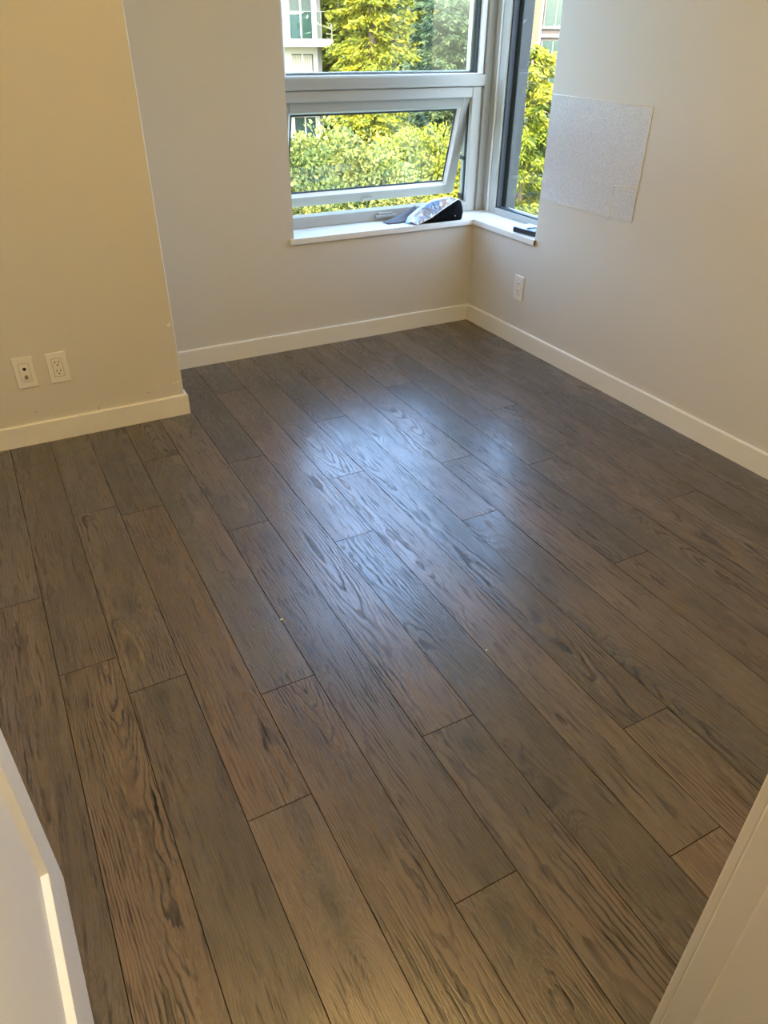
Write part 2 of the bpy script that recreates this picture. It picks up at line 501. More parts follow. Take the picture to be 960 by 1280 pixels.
# rough stripped square on the right wall and paint damage on the bump-out
def wall_sheet(name, pts, t, mat, parent):
    return prism(name, pts, -t, 0.002, mat, parent, axis='x')
tag(wall_sheet('stripped_patch', [(-0.503, 1.091), (-1.063, 1.083), (-1.063, 0.818), (-0.934, 0.812), (-0.936, 0.688), (-0.784, 0.690), (-0.505, 0.697)], 0.0012, 'stripped_wall', wall_right), 'rough stippled pale square')
tag(wall_sheet('stripped_patch', [(-0.942, 0.806), (-1.064, 0.811), (-1.060, 0.692), (-0.954, 0.680), (-0.944, 0.690)], 0.0013, 'stripped_wall', wall_right), 'rough stippled pale corner piece')
def ridge(a, b, w=0.0022):
    a = Vector((-0.0012, *a)); b = Vector((-0.0012, *b))
    tube('paint_ridge', [a, (a + b) / 2, b], w, 'chip_plaster', wall_right, 6)
ridge((-0.936, 0.808), (-1.062, 0.815)); ridge((-0.939, 0.770), (-0.945, 0.686)); ridge((-0.503, 1.092), (-1.063, 1.084), 0.0014)
ridge((-1.064, 1.083), (-1.062, 0.70), 0.0014); ridge((-0.62, 0.692), (-0.76, 0.688), 0.0016)
def chip(x, z, s, mat):
    n = 7
    pts = [(x + s * random.uniform(0.6, 1.1) * math.cos(2 * math.pi * k / n), z + s * random.uniform(0.5, 1.0) * math.sin(2 * math.pi * k / n)) for k in range(n)]
    prism('paint_chip', pts, PY - 0.0009, PY + 0.002, mat, wall_part, axis='y')
for x, z, s, m in [(-1.690, 0.366, 0.008, 'chip_plaster'), (-1.684, 0.374, 0.005, 'chip_plaster'), (-1.705, 0.135, 0.005, 'chip_plaster'),
                   (-1.689, 0.137, 0.005, 'chip_plaster'), (-1.764, 0.143, 0.003, 'chip_plaster'), (-1.809, 0.116, 0.004, 'scuff'),
                   (-1.798, 0.1155, 0.0035, 'scuff'), (-2.216, 0.122, 0.0035, 'scuff'), (-2.16, 0.124, 0.002, 'scuff'), (-2.0, 0.091, 0.005, 'scuff')]:
    chip(x, z, s, m)

# ------------------------------------------------------------------ windows
win1 = struct(empty('window_1', ((WL + FD) / 2, FD, SZ)), 'wide white window with open awning sash below a fixed pane')
win2 = struct(empty('window_2', (FD, -0.17, SZ)), 'narrow fixed white window beside the corner post')
def wpart(name, lst, mat, win, bev=0.0):
    o = boxes(name, lst, mat, None, bev)
    o.parent = win
    o.matrix_parent_inverse = Matrix.Translation(-win.location)
    return o
YB = 0.235
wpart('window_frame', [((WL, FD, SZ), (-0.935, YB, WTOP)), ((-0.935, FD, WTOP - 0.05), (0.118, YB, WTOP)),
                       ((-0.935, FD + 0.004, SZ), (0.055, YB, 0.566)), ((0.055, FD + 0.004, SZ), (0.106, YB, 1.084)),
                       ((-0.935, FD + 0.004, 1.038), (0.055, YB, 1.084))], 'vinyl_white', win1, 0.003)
wpart('transom_bar', [((-0.935, FD - 0.008, 1.086), (0.116, YB, 1.134))], 'vinyl_white', win1, 0.003)
wpart('transom_groove', [((-0.935, FD - 0.0095, 1.106), (0.116, FD - 0.0075, 1.1085))], 'vinyl_white', win1)
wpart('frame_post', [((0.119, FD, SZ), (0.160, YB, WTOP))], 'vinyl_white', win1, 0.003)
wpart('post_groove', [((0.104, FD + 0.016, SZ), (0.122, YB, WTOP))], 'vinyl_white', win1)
# upper fixed pane
wpart('glazing_bead', [((0.084, FD + 0.008, 1.134), (0.112, 0.20, WTOP - 0.05)), ((-0.935, FD + 0.008, 1.132), (0.086, 0.20, 1.141)),
                       ((-0.945, FD + 0.008, 1.134), (-0.905, 0.20, WTOP - 0.05))], 'vinyl_bright', win1, 0.004)
wpart('gasket', [((0.070, 0.183, 1.14), (0.085, 0.199, WTOP - 0.05)), ((-0.92, 0.185, 1.139), (0.084, 0.199, 1.1445))], 'gasket', win1)
wpart('outer_frame', [((0.055, 0.206, 1.134), (0.075, YB, WTOP - 0.05)), ((-0.93, 0.206, 1.12), (0.07, YB, 1.150))], 'vinyl_white', win1)
wpart('upper_pane', [((-0.92, 0.1995, 1.135), (0.084, 0.2045, WTOP - 0.04))], 'pane_glass', win1)

# open awning sash, hinged along its top edge
HY, HZ = 0.178, 1.046
SA = math.radians(16.0)
SL, SR = -0.945, 0.066
SHT = 0.482
bm = bmesh.new()
sw = 0.052
for lo, hi in [((SL, 0, -SHT), (SL + sw, 0.045, 0)), ((SR - sw, 0, -SHT), (SR, 0.045, 0)),
               ((SL + sw, 0, -sw), (SR - sw, 0.045, 0)), ((SL + sw, 0, -SHT), (SR - sw, 0.045, -SHT + 0.046))]:
    bm_box(bm, lo, hi, 0.003)
me = bpy.data.meshes.new('sash'); bm.to_mesh(me); bm.free()
sash = link('sash', me, 'vinyl_white')
sash.location = (0, HY, HZ); sash.rotation_euler = (SA, 0, 0)
sash.parent = win1; sash.matrix_parent_inverse = Matrix.Translation(-win1.location)
def ring_boxes(x0, x1, z0, z1, w, ya, yb):
    return [((x0, ya, z0), (x0 + w, yb, z1)), ((x1 - w, ya, z0), (x1, yb, z1)),
            ((x0 + w, ya, z1 - w), (x1 - w, yb, z1)), ((x0 + w, ya, z0), (x1 - w, yb, z0 + w))]
def sloped_ring(name, x0, x1, z0, z1, w, ya, yb, mat, parent):
    V = [(x0, ya, z0), (x1, ya, z0), (x1, ya, z1), (x0, ya, z1),
         (x0 + w, yb, z0 + w), (x1 - w, yb, z0 + w), (x1 - w, yb, z1 - w), (x0 + w, yb, z1 - w),
         (x0, yb, z0), (x1, yb, z0), (x1, yb, z1), (x0, yb, z1)]
    F = []
    for i in range(4):
        j = (i + 1) % 4
        F += [(i, j, 4 + j, 4 + i), (4 + i, 4 + j, 8 + j, 8 + i), (8 + i, 8 + j, j, i)]
    me = bpy.data.meshes.new(name); me.from_pydata(V, [], F)
    bm = bmesh.new(); bm.from_mesh(me); bmesh.ops.recalc_face_normals(bm, faces=bm.faces); bm.to_mesh(me); bm.free()
    return link(name, me, mat, parent)
sloped_ring('sash_bead', SL + sw - 0.001, SR - sw + 0.001, -SHT + 0.045, -sw + 0.001, 0.015, 0.002, 0.0195, 'vinyl_bright', sash)
boxes('sash_gasket', ring_boxes(SL + sw + 0.012, SR - sw - 0.012, -SHT + 0.058, -sw - 0.012, 0.009, 0.0185, 0.0212), 'gasket', sash)
box('sash_pane', (SL + sw, 0.021, -SHT + 0.046), (SR - sw, 0.026, -sw), 'pane_glass', sash)
box('sash_latch', (-0.485, -0.010, -SHT + 0.004), (-0.425, 0.002, -SHT + 0.020), 'vinyl_white', sash, 0.003)
wpart('crank_handle', [((-0.485, FD - 0.016, 0.532), (-0.365, FD + 0.006, 0.545)), ((-0.468, FD - 0.010, 0.545), (-0.385, FD + 0.006, 0.555))], 'vinyl_white', win1, 0.003)
wpart('sash_stay', [((0.040, FD + 0.03, 0.575), (0.052, YB - 0.01, 0.600)), ((0.040, FD + 0.03, 0.76), (0.053, YB - 0.01, 0.775))], 'dark_metal', win1, 0.001)
wpart('weather_seal', [((0.049, FD + 0.028, 0.57), (0.056, FD + 0.040, 1.036)), ((-0.93, FD + 0.028, 1.032), (0.05, FD + 0.040, 1.039))], 'gasket', win1)

# right window
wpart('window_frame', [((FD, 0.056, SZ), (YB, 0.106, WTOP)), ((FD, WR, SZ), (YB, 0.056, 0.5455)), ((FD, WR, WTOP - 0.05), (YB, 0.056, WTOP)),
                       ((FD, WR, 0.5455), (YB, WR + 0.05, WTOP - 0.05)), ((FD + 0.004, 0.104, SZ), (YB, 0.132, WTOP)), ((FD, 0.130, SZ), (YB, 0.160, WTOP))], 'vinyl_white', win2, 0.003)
wpart('frame_bead', [((FD - 0.004, 0.110, SZ), (FD + 0.01, 0.121, WTOP))], 'vinyl_bright', win2, 0.003)
wpart('gasket', [((FD + 0.012, 0.046, 0.545), (0.199, 0.057, WTOP - 0.05)), ((FD + 0.012, WR + 0.05, 0.545), (0.199, 0.05, 0.5515))], 'gasket', win2)
wpart('outer_fin', [((0.207, 0.020, 0.50), (0.268, 0.075, WTOP))], 'dark_metal', win2, 0.002)
wpart('fixed_pane', [((0.1995, WR + 0.045, 0.546), (0.2045, 0.052, WTOP - 0.04))], 'pane_glass', win2)
struct(box('trim_1', (0.160, 0.160, SZ - ST), (YB, YB, WTOP), 'vinyl_white', None, 0.002), 'white corner post between the two windows')

sill = prism('window_sill', [(WL - 0.022, -SO), (WL - 0.022, 0.0), (WL, 0.0), (WL, FD + 0.05), (FD + 0.05, FD + 0.05), (FD + 0.05, WR), (0.0, WR),
                       (0.0, WR - 0.006), (-SO, WR - 0.006), (-SO, -SO)], SZ - ST, SZ, 'sill_white', None, 0.003)
sill.parent = win1; sill.matrix_parent_inverse = Matrix.Translation(-win1.location)
e_ = box('sill_end', (-SO + 0.001, WR - 0.0075, SZ - ST + 0.003), (-0.0002, WR - 0.0055, SZ - 0.004), 'raw_wood', sill)
tag(e_, 'bare brown end of the sill')

# ------------------------------------------------------------------ door and its frame
trim = struct(boxes('trim_2', [((XR, YW - WT, 0), (XR + 0.02, YW, DH)), ((XO - 0.02, YW - WT, 0), (XO, YW, DH)), ((XO, YW - WT, DH), (XR, YW, DH + 0.02))], 'jamb_paint', None, 0.003), 'white door jamb at the doorway')
boxes('door_stop', [((XR - 0.012, YW - WT, 0), (XR + 0.001, YW - 0.037, DH - 0.012)), ((XO - 0.001, YW - WT, 0), (XO + 0.012, YW - 0.037, DH - 0.012)),
                    ((XO, YW - WT, DH - 0.012), (XR, YW - 0.037, DH + 0.001))], 'jamb_paint', trim, 0.004, 2)
boxes('casing', [((XR + 0.006, YW, 0), (XR + 0.07, YW + 0.0138, DH + 0.07)), ((XO - 0.07, YW, 0), (XO - 0.006, YW + 0.0138, DH + 0.07)),
                 ((XO - 0.006, YW, DH + 0.006), (XR + 0.006, YW + 0.0138, DH + 0.07))], 'jamb_paint', trim, 0.003, 2)

door = struct(empty('door_1', (-2.3735, -3.000, 0.012), math.radians(1.75)), 'white shaker panel door standing open')
DL, DHt, DT = 0.700, 2.02, 0.035
def dbox(name, lo, hi, bev=0.0015):
    return box(name, lo, hi, 'door_paint', door, bev)
SWD, BR, TR, MR = 0.116, 0.190, 0.116, 0.95
dbox('stile', (-DT, DL - SWD, 0), (0, DL, DHt)); dbox('stile', (-DT, 0, 0), (0, SWD, DHt))
dbox('rail', (-DT, SWD, 0), (0, DL - SWD, BR)); dbox('rail', (-DT, SWD, DHt - TR), (0, DL - SWD, DHt)); dbox('rail', (-DT, SWD, MR), (0, DL - SWD, MR + 0.11))
dbox('panel', (-DT + 0.008, SWD - 0.01, BR - 0.01), (-0.011, DL - SWD + 0.01, MR + 0.01), 0); dbox('panel', (-DT + 0.008, SWD - 0.01, MR + 0.10), (-0.011, DL - SWD + 0.01, DHt - TR + 0.01), 0)
def mould(z0, z1):
    y0, y1 = SWD, DL - SWD; w = 0.007; d = -0.011
    V = [(0, y0, z0), (0, y1, z0), (0, y1, z1), (0, y0, z1), (d, y0 + w, z0 + w), (d, y1 - w, z0 + w), (d, y1 - w, z1 - w), (d, y0 + w, z1 - w),
         (d, y0, z0), (d, y1, z0), (d, y1, z1), (d, y0, z1)]
    V = [(a - 0.0012, b, c) for a, b, c in V]
    F = []
    for i in range(4):
        j = (i + 1) % 4
        F += [(i, j, 4 + j, 4 + i), (4 + i, 4 + j, 8 + j, 8 + i), (8 + i, 8 + j, j, i)]
    me = bpy.data.meshes.new('panel_moulding'); me.from_pydata(V, [], F)
    bm = bmesh.new(); bm.from_mesh(me); bmesh.ops.recalc_face_normals(bm, faces=bm.faces); bm.to_mesh(me); bm.free()
    link('panel_moulding', me, 'door_paint', door)
mould(BR, MR); mould(MR + 0.11, DHt - TR)
for z in (0.2, 1.0, 1.8):
    box('hinge', (-0.003, -0.006, z), (0.006, 0.006, z + 0.09), 'brass_grey', door, 0.002)
tube('door_handle', [(0.0, DL - 0.06, 0.98), (0.045, DL - 0.06, 0.98), (0.052, DL - 0.07, 0.98), (0.052, DL - 0.17, 0.98)], 0.009, 'brass_grey', door)

# ------------------------------------------------------------------ wall plates
def plate(name, loc, rz, kind, label):
    """local x along the wall, local -y out of the wall"""
    r = tag(empty(name, loc, rz), label, 'outlet')
    box('cover_plate', (-0.035, -0.006, -0.057), (0.035, 0.0, 0.057), 'plate_plastic', r, 0.002)
    ins = box('insert', (-0.0165, -0.0075, -0.033), (0.0165, -0.001, 0.033), 'plate_plastic', r, 0.0012)
    boxes('insert_gap', [((-0.0178, -0.0063, -0.0345), (-0.0165, -0.005, 0.0345)), ((0.0165, -0.0063, -0.0345), (0.0178, -0.005, 0.0345)),
                         ((-0.0165, -0.0063, 0.033), (0.0165, -0.005, 0.0345)), ((-0.0165, -0.0063, -0.0345), (0.0165, -0.005, -0.033))], 'scuff', r)
    if kind == 'socket':
        for s in (-1, 1):
            for dx in (-0.0065, 0.0065):
                box('slot', (dx - 0.0012, -0.0081, s * 0.016 + 0.0005), (dx + 0.0012, -0.0072, s * 0.016 + 0.009), 'hole_dark', ins)
            disc('ground_hole', (0, -0.0081, s * 0.016 - 0.006), (0, -1, 0), 0.0028, 0.001, 'hole_dark', ins, 10)
    else:
        disc('jack_hole', (0, -0.0081, 0.014), (0, -1, 0), 0.006, 0.001, 'hole_dark', ins, 12)
        disc('coax_nut', (0, -0.016, -0.014), (0, -1, 0), 0.006, 0.0095, 'brass_grey', ins, 6)
        disc('coax_pin', (0, -0.0195, -0.014), (0, -1, 0), 0.0032, 0.006, 'brass_grey', ins, 10)
    return r
plate('jack_plate', (-2.215, PY, 0.277), 0, 'jack', 'cream wall plate with a phone jack and coax socket')
plate('power_outlet', (-2.105, PY, 0.277), 0, 'socket', 'cream double power outlet beside the jack plate')
plate('power_outlet', (0, -0.422, 0.276), -math.pi / 2, 'socket', 'white double power outlet under the narrow window')

# ------------------------------------------------------------------ things on the sill
def bag():
    r = tag(empty('foil_pouch', (-0.2, 0.03, SZ)), 'slumped silver foil pouch with a black side on the window sill', 'pouch')
    z = SZ + 0.0015
    # black end panel: a puffed sheet seen from the room
    prof = [(-0.318, z), (-0.255, 0.538), (-0.183, 0.573), (-0.107, 0.609), (-0.090, 0.609), (-0.077, 0.598), (-0.069, 0.575), (-0.066, 0.550), (-0.073, z + 0.006), (-0.080, z), (-0.16, z), (-0.24, z)]
    back = [(-0.352, 0.060, z), (-0.300, 0.07, 0.567), (-0.233, 0.075, 0.594), (-0.136, 0.08, 0.609), (-0.100, 0.07, 0.606), (-0.078, 0.055, 0.598), (-0.066, 0.05, 0.575), (-0.062, 0.05, 0.550), (-0.068, 0.05, z + 0.006), (-0.078, 0.05, z), (-0.16, 0.06, z), (-0.26, 0.06, z)]
    yf = lambda zz: 0.000 + (zz - SZ) * 0.10
    n = len(prof)
    def body():
        bm = bmesh.new()
        ctr_f = Vector((-0.145, -0.012, 0.548))
        f = [bm.verts.new((a, yf(b), b)) for a, b in prof]
        m = [bm.verts.new(((a - ctr_f.x) * 0.72 + ctr_f.x, -0.010, (b - 0.545) * 0.72 + 0.545)) for a, b in prof]
        c = bm.verts.new(ctr_f)
        k = [bm.verts.new(p) for p in back]
        for i in range(n):
            j = (i + 1) % n
            bm.faces.new((f[i], f[j], m[j], m[i])); bm.faces.new((m[i], m[j], c)); bm.faces.new((f[j], f[i], k[i], k[j]))
        bm.faces.new(k[::-1])
        bmesh.ops.recalc_face_normals(bm, faces=bm.faces)
        me = bpy.data.meshes.new('black_side'); bm.to_mesh(me); bm.free()
        o = link('black_side', me, 'black_cloth', None, True)
        return o
    def foil():
        # crumpled top sheet from the black edge up over the ridge and down to the left
        e0 = [(-0.345, -0.014, z), (-0.318, -0.006, z + 0.002), (-0.255, 0.000, 0.540), (-0.183, 0.003, 0.575), (-0.135, 0.006, 0.598), (-0.104, 0.008, 0.611)]
        e2 = [(-0.374, 0.045, z + 0.001), (-0.345, 0.070, 0.541), (-0.295, 0.075, 0.570), (-0.237, 0.078, 0.596), (-0.180, 0.08, 0.609), (-0.132, 0.080, 0.612)]
        e0 = [Vector(p) for p in e0]; e2 = [Vector(p) for p in e2]
        nu, nv = 26, 12
        def samp(e, u):
            q = u * (len(e) - 1); i = min(int(q), len(e) - 2); return e[i].lerp(e[i + 1], q - i)
        V = []; F = []
        rr = random.Random(4)
        for i in range(nu + 1):
            for j in range(nv + 1):
                u, v = i / nu, j / nv
                p = samp(e0, u).lerp(samp(e2, u), v)
                p.z += 0.018 * math.sin(math.pi * v) * (0.35 + 0.65 * math.sin(math.pi * min(1, u * 1.05)))
                p.z += 0.0035 * math.sin(9 * u + 5 * v) * math.sin(math.pi * v) + rr.uniform(-0.0012, 0.0012) * math.sin(math.pi * v)
                V.append(p)
        for i in range(nu):
            for j in range(nv):
                a = i * (nv + 1) + j
                F.append((a, a + 1, a + nv + 2, a + nv + 1))
        me = bpy.data.meshes.new('foil_flap'); me.from_pydata(V, [], F)
        o = link('foil_flap', me, 'silver_foil', None, True)
        s = o.modifiers.new('thick', 'SOLIDIFY'); s.thickness = 0.0015; s.offset = -1
        return o
    def tongue():
        V = []; F = []
        nu, nv = 10, 4
        for i in range(nu + 1):
            u = i / nu
            for j in range(nv + 1):
                v = j / nv
                x = -0.462 + 0.19 * u
                y0 = 0.060 + 0.02 * abs(u - 0.3); y1 = 0.118 + 0.01 * u
                V.append((x, y0 + (y1 - y0) * v, z + (0.002 + 0.058 * u ** 1.6) * v ** 1.3))
        for i in range(nu):
            for j in range(nv):
                a = i * (nv + 1) + j
                F.append((a, a + nv + 1, a + nv + 2, a + 1))
        me = bpy.data.meshes.new('grey_tongue'); me.from_pydata(V, [], F)
        o = link('grey_tongue', me, 'grey_cloth', None, True)
        s = o.modifiers.new('thick', 'SOLIDIFY'); s.thickness = 0.003; s.offset = 1
        return o
    parts = [body(), foil(), tongue(),
             tube('piping', [(-0.318, -0.005, z + 0.003), (-0.255, 0.000, 0.541), (-0.183, 0.003, 0.577), (-0.104, 0.007, 0.612)], 0.0026, 'piping_white'),
             tube('piping', [(-0.132, 0.080, 0.612), (-0.118, 0.045, 0.618), (-0.104, 0.007, 0.612)], 0.0024, 'piping_white'),
             tube('piping', [(-0.132, 0.080, 0.613), (-0.165, 0.06, 0.609), (-0.190, 0.035, 0.596)], 0.0022, 'piping_white'),
             disc('snap', (-0.122, -0.0125, 0.541), (0, -1, 0), 0.0035, 0.004, 'brass_grey')]
    for o in parts:
        o.parent = r; o.matrix_parent_inverse = Matrix.Translation(-r.location)
bag()

bx = tag(empty('gadget_box', (0.068, -0.385, SZ), math.radians(8.9)), 'small flat black box with a bluish lid and cable on the sill', 'box')
box('body', (-0.058, -0.068, 0.0005), (0.052, 0.068, 0.021), 'box_black', bx, 0.0015)
lid = box('lid', (-0.057, -0.067, 0.021), (0.051, 0.067, 0.024), 'box_lid', bx, 0.001)
tube('cable', [(-0.045, -0.010, 0.027), (-0.01, -0.035, 0.029), (0.03, -0.052, 0.040), (0.05, -0.055, 0.052), (0.066, -0.045, 0.050), (0.072, -0.03, 0.03), (0.074, -0.02, 0.004)], 0.0028, 'box_black', bx)
tube('cable_plug', [(0.018, -0.058, 0.024), (0.020, -0.060, 0.036), (0.022, -0.062, 0.042)], [0.006, 0.006, 0.004], 'box_black', bx)

for x, y, s, lab in [(-1.787, -1.821, 0.0042, 'larger white paint crumb lying by a plank seam of the oak floor'),
                     (-1.372, -2.166, 0.0028, 'smaller white paint crumb lying on the oak floor')]:
    bm = bmesh.new(); bmesh.ops.create_icosphere(bm, subdivisions=1, radius=s)
    for v in bm.verts: v.co = Vector((v.co.x * random.uniform(0.8, 1.5), v.co.y * random.uniform(0.6, 1.1), v.co.z * 0.5 + s * 0.45))
    me = bpy.data.meshes.new('paint_crumb'); bm.to_mesh(me); bm.free()
    o = link('paint_crumb', me, 'crumb'); o.location = (x, y, 0)
    tag(o, lab, 'crumb')

# ------------------------------------------------------------------ ceiling lamps out of view; the hall one is added fill
def lathe(name, prof, mat, parent, n=40):
    V = []; F = []
    for (r, z) in prof:
        for k in range(n):
            a = 2 * math.pi * k / n
            V.append((r * math.cos(a), r * math.sin(a), z))
    for i in range(len(prof) - 1):
        for k in range(n):
            k2 = (k + 1) % n
            F.append((i * n + k, i * n + k2, (i + 1) * n + k2, (i + 1) * n + k))
    F.append(tuple(range(n))); F.append(tuple((len(prof) - 1) * n + k for k in range(n))[::-1])
    me = bpy.data.meshes.new(name); me.from_pydata(V, [], F)
    return link(name, me, mat, parent, True)
for loc, mat, lab in [((-1.90, -2.50, H), 'room_diffuser', 'round flush ceiling lamp glowing warm inside the room'),
                      ((-1.5, -3.85, H), 'hall_diffuser', 'round flush ceiling lamp glowing in the hall outside the door')]:
    lamp = tag(empty('ceiling_lamp', loc), lab, 'lamp')
    lathe('lamp_base', [(0.17, 0.0), (0.17, -0.025), (0.165, -0.03)], 'trim_paint', lamp)
    lathe('lamp_diffuser', [(0.155, -0.03), (0.15, -0.055), (0.12, -0.08), (0.07, -0.095), (0.01, -0.10)], mat, lamp)

# ------------------------------------------------------------------ outside
GZ = -9.0
CAMX, CAMY = -2.234, -3.217
def far(bearing, dist, z=GZ):
    b = math.radians(bearing)
    return Vector((CAMX + dist * math.sin(b), CAMY + dist * math.cos(b), z))
def ground_sheet(name, lo, hi, mat, label):
    return struct(box(name, lo, hi, mat), label)
ground_sheet('ground', (-150, 2.0, GZ - 0.5), (200, 320, GZ), 'lawn', 'green lawn far below the windows')
road = ground_sheet('street', (-150, 95, GZ), (200, 103, GZ + 0.02), 'asphalt', 'grey street beyond the trees')
ground_sheet('sidewalk', (-150, 90, GZ), (200, 93.5, GZ + 0.12), 'pavement', 'pale sidewalk along the street')

def quads_mesh(name, A, mat, parent):
    """A: (n, 4, 3) quads as one mesh"""
    n = len(A)
    me = bpy.data.meshes.new(name)
    me.vertices.add(4 * n); me.vertices.foreach_set('co', A.reshape(-1).astype(np.float32))
    me.loops.add(4 * n); me.loops.foreach_set('vertex_index', np.arange(4 * n, dtype=np.int32))
    me.polygons.add(n); me.polygons.foreach_set('loop_start', np.arange(0, 4 * n, 4, dtype=np.int32))
    me.update(calc_edges=True)
    return link(name, me, mat, parent)

def unit(v): return v / (np.linalg.norm(v, axis=-1, keepdims=True) + 1e-9)
def diamonds(P, D, L, W, fold=0.25):
    """leaf-shaped quads at P pointing along D"""
    n = len(P)
    D = unit(D)
    S = unit(np.cross(D, rng.normal(size=(n, 3))))
    N = np.cross(D, S)
    L = L[:, None]; W = W[:, None]
    return np.stack([P, P + D * L * 0.45 + S * W * 0.5 + N * W * fold, P + D * L, P + D * L * 0.45 - S * W * 0.5 + N * W * fold], 1)

def conifer(name, loc, top, rad, mat, label, nb=230, per=70, L=0.24, W=0.10, group='conifers beyond the windows'):
    """cedar: drooping boughs in tiers, feathered with flat sprays"""
    hgt = top - loc.z
    r = tag(empty(name, loc), label, 'tree', group)
    tube('trunk', [(0, 0, 0), (0.02, 0, hgt * 0.5), (0, 0, hgt * 0.97)], [rad * 0.09 + 0.06, rad * 0.06 + 0.03, 0.015], 'bark', r)
    f = rng.random(nb) ** 0.8
    h = 0.10 + 0.88 * f
    az = rng.random(nb) * 2 * np.pi
    ln = rad * (1.0 - h) ** 0.62 * rng.uniform(0.75, 1.1, nb) / (0.5 ** 0.62) * 0.72 + 0.12
    Q = []
    s = rng.random((nb, per)) ** 0.6
    x = np.cos(az)[:, None] * ln[:, None] * s; y = np.sin(az)[:, None] * ln[:, None] * s
    z = (h * hgt)[:, None] - ln[:, None] * (0.55 * s - 0.30 * s ** 2 * 0.9)
    P = np.stack([x, y, z], -1)
    side = np.stack([-np.sin(az), np.cos(az), np.zeros(nb)], -1)[:, None, :]
    P = P + side * (rng.normal(size=(nb, per, 1)) * 0.16 * ln[:, None, None] * (1.05 - s[..., None])) + rng.normal(size=P.shape) * L * 0.25
    out = np.stack([np.cos(az), np.sin(az), np.zeros(nb)], -1)[:, None, :]
    D = out * 0.9 + side * rng.normal(size=(nb, per, 1)) * 0.8 + np.array([0, 0, -0.45]) + rng.normal(size=P.shape) * 0.25
    n = nb * per
    A = diamonds(P.reshape(n, 3), D.reshape(n, 3), rng.uniform(0.6, 1.3, n) * L, rng.uniform(0.6, 1.3, n) * W)
    o = quads_mesh('foliage', A, mat, r); o['kind'] = 'stuff'
    return r

def broadleaf(name, loc, top, rx, rz, mat, label, clumps=170, per=110, L=0.085, W=0.055, group='broadleaf trees below the windows', crown=0.34):
    hgt = top - loc.z
    cz = hgt - rz
    r = tag(empty(name, loc), label, 'tree', group)
    tube('trunk', [(0, 0, 0), (0.05, 0.03, cz * 0.6), (0, 0, cz + rz * 0.3)], [0.14, 0.10, 0.04], 'bark', r)
    u = unit(rng.normal(size=(clumps, 3)))
    u[:, 2] = np.abs(u[:, 2]) * np.where(rng.random(clumps) < 0.72, 1, -1)
    k = rng.uniform(0.55, 0.95, clumps)[:, None]
    cc = u * k * np.array([rx, rx, rz]) + np.array([0, 0, cz])
    for i in range(0, clumps, 6):
        a = cc[i]
        tube('branch', [(0, 0, cz * 0.75), tuple(a * 0.5 + np.array([0, 0, cz * 0.40])), tuple(a * 0.92 + np.array([0, 0, cz * 0.08 - 0.05]))], [0.04, 0.022, 0.006], 'bark', r, 5)
    cr_ = rng.uniform(0.6, 1.25, clumps)[:, None, None] * crown
    d = unit(rng.normal(size=(clumps, per, 3)))
    P = cc[:, None, :] + d * (rng.random((clumps, per, 1)) ** 0.4) * cr_ * np.array([1, 1, 0.7])
    D = d * 0.7 + u[:, None, :] * 0.5 + rng.normal(size=P.shape) * 0.5 + np.array([0, 0, -0.25])
    n = clumps * per
    A = diamonds(P.reshape(n, 3), D.reshape(n, 3), rng.uniform(0.7, 1.3, n) * L, rng.uniform(0.7, 1.3, n) * W, 0.12)
    o = quads_mesh('foliage', A, mat, r); o['kind'] = 'stuff'
    return r

conifer('cedar_tree', far(27.2, 24), 7.6, 1.75, 'leaf_cedar', 'tall yellow-green cedar behind the upper pane, beside the balcony building', 460, 230, 0.14, 0.055)
conifer('cedar_tree', far(32.6, 28.5), 7.5, 2.2, 'leaf_dark', 'tall dark green cedar behind the upper pane, beside the yellow-green one', 420, 150, 0.19, 0.08)
conifer('cedar_tree', far(25.0, 54), 8.5, 2.6, 'leaf_yellow', 'pale green cedar right behind the balcony building', 300, 120, 0.3, 0.14)
conifer('cedar_tree', far(29.6, 37), 8.5, 2.4, 'leaf_cedar', 'yellow-green cedar half hidden behind two other cedars', 300, 120, 0.24, 0.10)
conifer('cedar_tree', far(36.4, 33), 0.0, 2.2, 'leaf_dark', 'low dark green cedar behind the corner post', 300, 90, 0.26, 0.12)
conifer('young_cedar', far(37.9, 8.6), 1.40, 0.95, 'leaf_yellow', 'feathery bright yellow cedar close outside the narrow window', 320, 230, 0.085, 0.020)
broadleaf('leafy_tree', far(24.0, 11.5), 0.26, 1.5, 1.7, 'leaf_broad', 'pale leafy tree under the open sash, beside the balcony building', 175, 210, 0.058, 0.044)
broadleaf('leafy_tree', far(30.6, 14.2), -0.02, 1.2, 1.4, 'leaf_yellow', 'bright yellow-green leafy tree seen through the open sash', 135, 200, 0.066, 0.048)
broadleaf('leafy_tree', far(36.0, 18), -0.7, 1.3, 1.6, 'leaf_yellow', 'low yellow-green tree in the gap beside the open sash', 130, 120, 0.09, 0.065)
for b, d, tp, rx, lab in [(41.0, 23, -0.6, 2.1, 'dark green rounded tree in front of the tan stone building'),
                          (21.0, 18.0, -1.3, 1.9, 'dark green rounded tree low in front of the balcony building')]:
    broadleaf('leafy_tree', far(b, d), tp, rx, 2.0, 'leaf_dark', lab, 110, 110, 0.14, 0.10, 'dark rounded trees', 0.5)
for row, (dist, off) in enumerate([(61, 0.0), (71, 3.3)]):  # rows run far out of view, added so panes mirror green, not sky
    for i in range(19):
        conifer('cedar_tree', far(-66 + i * 6.9 + off, dist), random.uniform(8.0, 10.0), 2.85, 'leaf_dark',
                ['dark cedar in the distant row beyond the buildings', 'dark cedar in the farthest row, behind the distant row'][row], 200, 80, 0.5, 0.28,
                ['distant row of dark cedars', 'farthest row of dark cedars'][row])
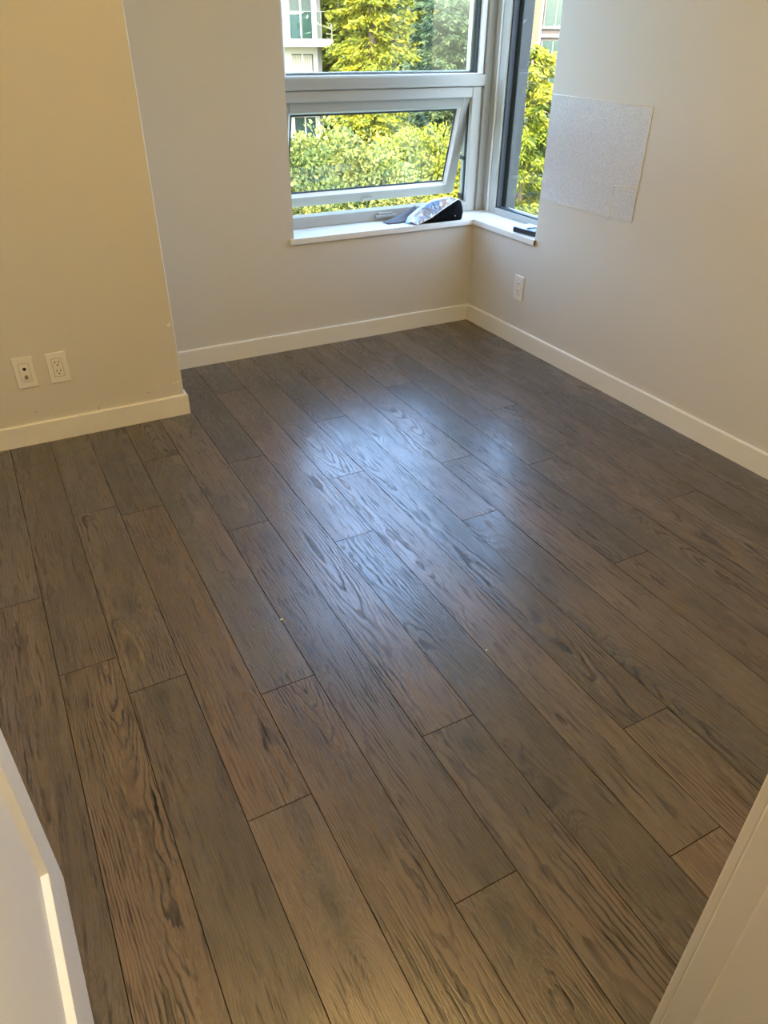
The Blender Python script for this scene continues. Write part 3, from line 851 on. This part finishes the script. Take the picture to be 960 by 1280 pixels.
# balcony building
bb = tag(empty('apartment_building', far(21, 43), -math.radians(21)), 'pale apartment building with white balconies and glass railings', 'building')
def bpart(name, lo, hi, mat, parent, bev=0.0):
    return box(name, lo, hi, mat, parent, bev)
def Zb(z): return (1.296 + (z - 1.296) * 43 / 30) - GZ
sx = 43 / 30
bpart('wall', (-9, 0.0, 0), (1.46 * sx, 5, 18), 'concrete_white', bb)
bpart('corner_pier', (1.36 * sx, -0.12, 0), (1.50 * sx, 0.0, 18), 'facade_grey', bb)
for k in range(-3, 3):
    z = Zb(0.90) + k * 2.78
    if z < 0.3: continue
    sl = bpart('balcony_slab', (-5.5, -1.5, z), ((1.84 if k >= 0 else 1.56) * sx, 0, z + 0.30), 'concrete_white', bb)
    x1 = (1.82 if k >= 0 else 1.54) * sx
    bpart('glass_panel', (-5.4, -1.48, z + 0.34), (x1, -1.46, z + 1.38), 'rail_glass', sl)
    bpart('glass_panel', (x1 - 0.02, -1.46, z + 0.34), (x1, -0.02, z + 1.38), 'rail_glass', sl)
    bpart('handrail', (-5.42, -1.50, z + 1.38), (x1 + 0.01, -1.46, z + 1.41), 'facade_grey', sl)
    for px_ in (0.30 * sx, 1.45 * sx, x1 - 0.03):
        bpart('rail_post', (px_, -1.50, z + 0.30), (px_ + 0.04, -1.45, z + 1.38), 'facade_grey', sl)
    w = bpart('window', (0.42 * sx, -0.03, z + 0.30), (1.22 * sx, 0.02, z + 2.45), 'window_teal', bb)
    for xx in (0.40, 0.80, 1.20):
        bpart('window_frame', (xx * sx, -0.06, z + 0.30), (xx * sx + 0.07, -0.02, z + 2.45), 'concrete_white', w)
    if k % 2 == 1 or k == -1:
        for q in range(9):
            bpart('blind_slat', (0.44 * sx + q * 0.115, -0.045, z + 0.34), (0.44 * sx + q * 0.115 + 0.10, -0.032, z + 2.4), 'blind_cream', w)
    w2 = bpart('window', (-3.2, -0.03, z + 0.5), (-0.9, 0.02, z + 2.45), 'window_teal', bb)
    bpart('window_frame', (-2.1, -0.06, z + 0.5), (-2.02, -0.02, z + 2.45), 'concrete_white', w2)
bpart('roof', (-9.2, -1.6, 18), (1.9 * sx, 5.2, 18.3), 'concrete_white', bb)

# building seen through the narrow window
rb = tag(empty('stone_building', far(41, 40), -math.radians(41)), 'tan stone building with tall greenish windows behind the narrow window', 'building')
s2 = 40 / 22
def Zr(z): return (1.296 + (z - 1.296) * s2) - GZ
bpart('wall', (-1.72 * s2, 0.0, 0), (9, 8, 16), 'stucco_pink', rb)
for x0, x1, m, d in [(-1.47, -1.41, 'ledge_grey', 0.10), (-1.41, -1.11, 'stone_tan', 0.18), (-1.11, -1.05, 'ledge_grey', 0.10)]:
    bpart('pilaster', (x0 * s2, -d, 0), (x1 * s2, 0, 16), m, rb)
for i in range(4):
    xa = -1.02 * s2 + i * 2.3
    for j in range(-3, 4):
        zb = Zr(1.47) + j * 3.0
        if zb < 0.3 or zb > 14: continue
        w = bpart('window', (xa, -0.03, zb), (xa + 1.5, 0.02, zb + 2.45), 'window_teal', rb)
        for q in (0.0, 0.5, 1.0, 1.44):
            bpart('window_frame', (xa + q, -0.07, zb), (xa + q + 0.06, -0.02, zb + 2.45), 'facade_grey', w)
        bpart('spandrel_ledge', (xa - 0.05, -0.10, zb - 0.10), (xa + 1.55, 0, zb), 'ledge_grey', rb)
        bpart('spandrel_ledge', (xa - 0.05, -0.10, zb - 0.42), (xa + 1.55, 0, zb - 0.30), 'ledge_grey', rb)
    if i: bpart('pilaster', (xa - 0.45, -0.18, 0), (xa - 0.2, 0, 16), 'stone_tan', rb)
bpart('roof', (-1.8 * s2, -0.3, 16), (9.2, 8.2, 16.4), 'ledge_grey', rb)
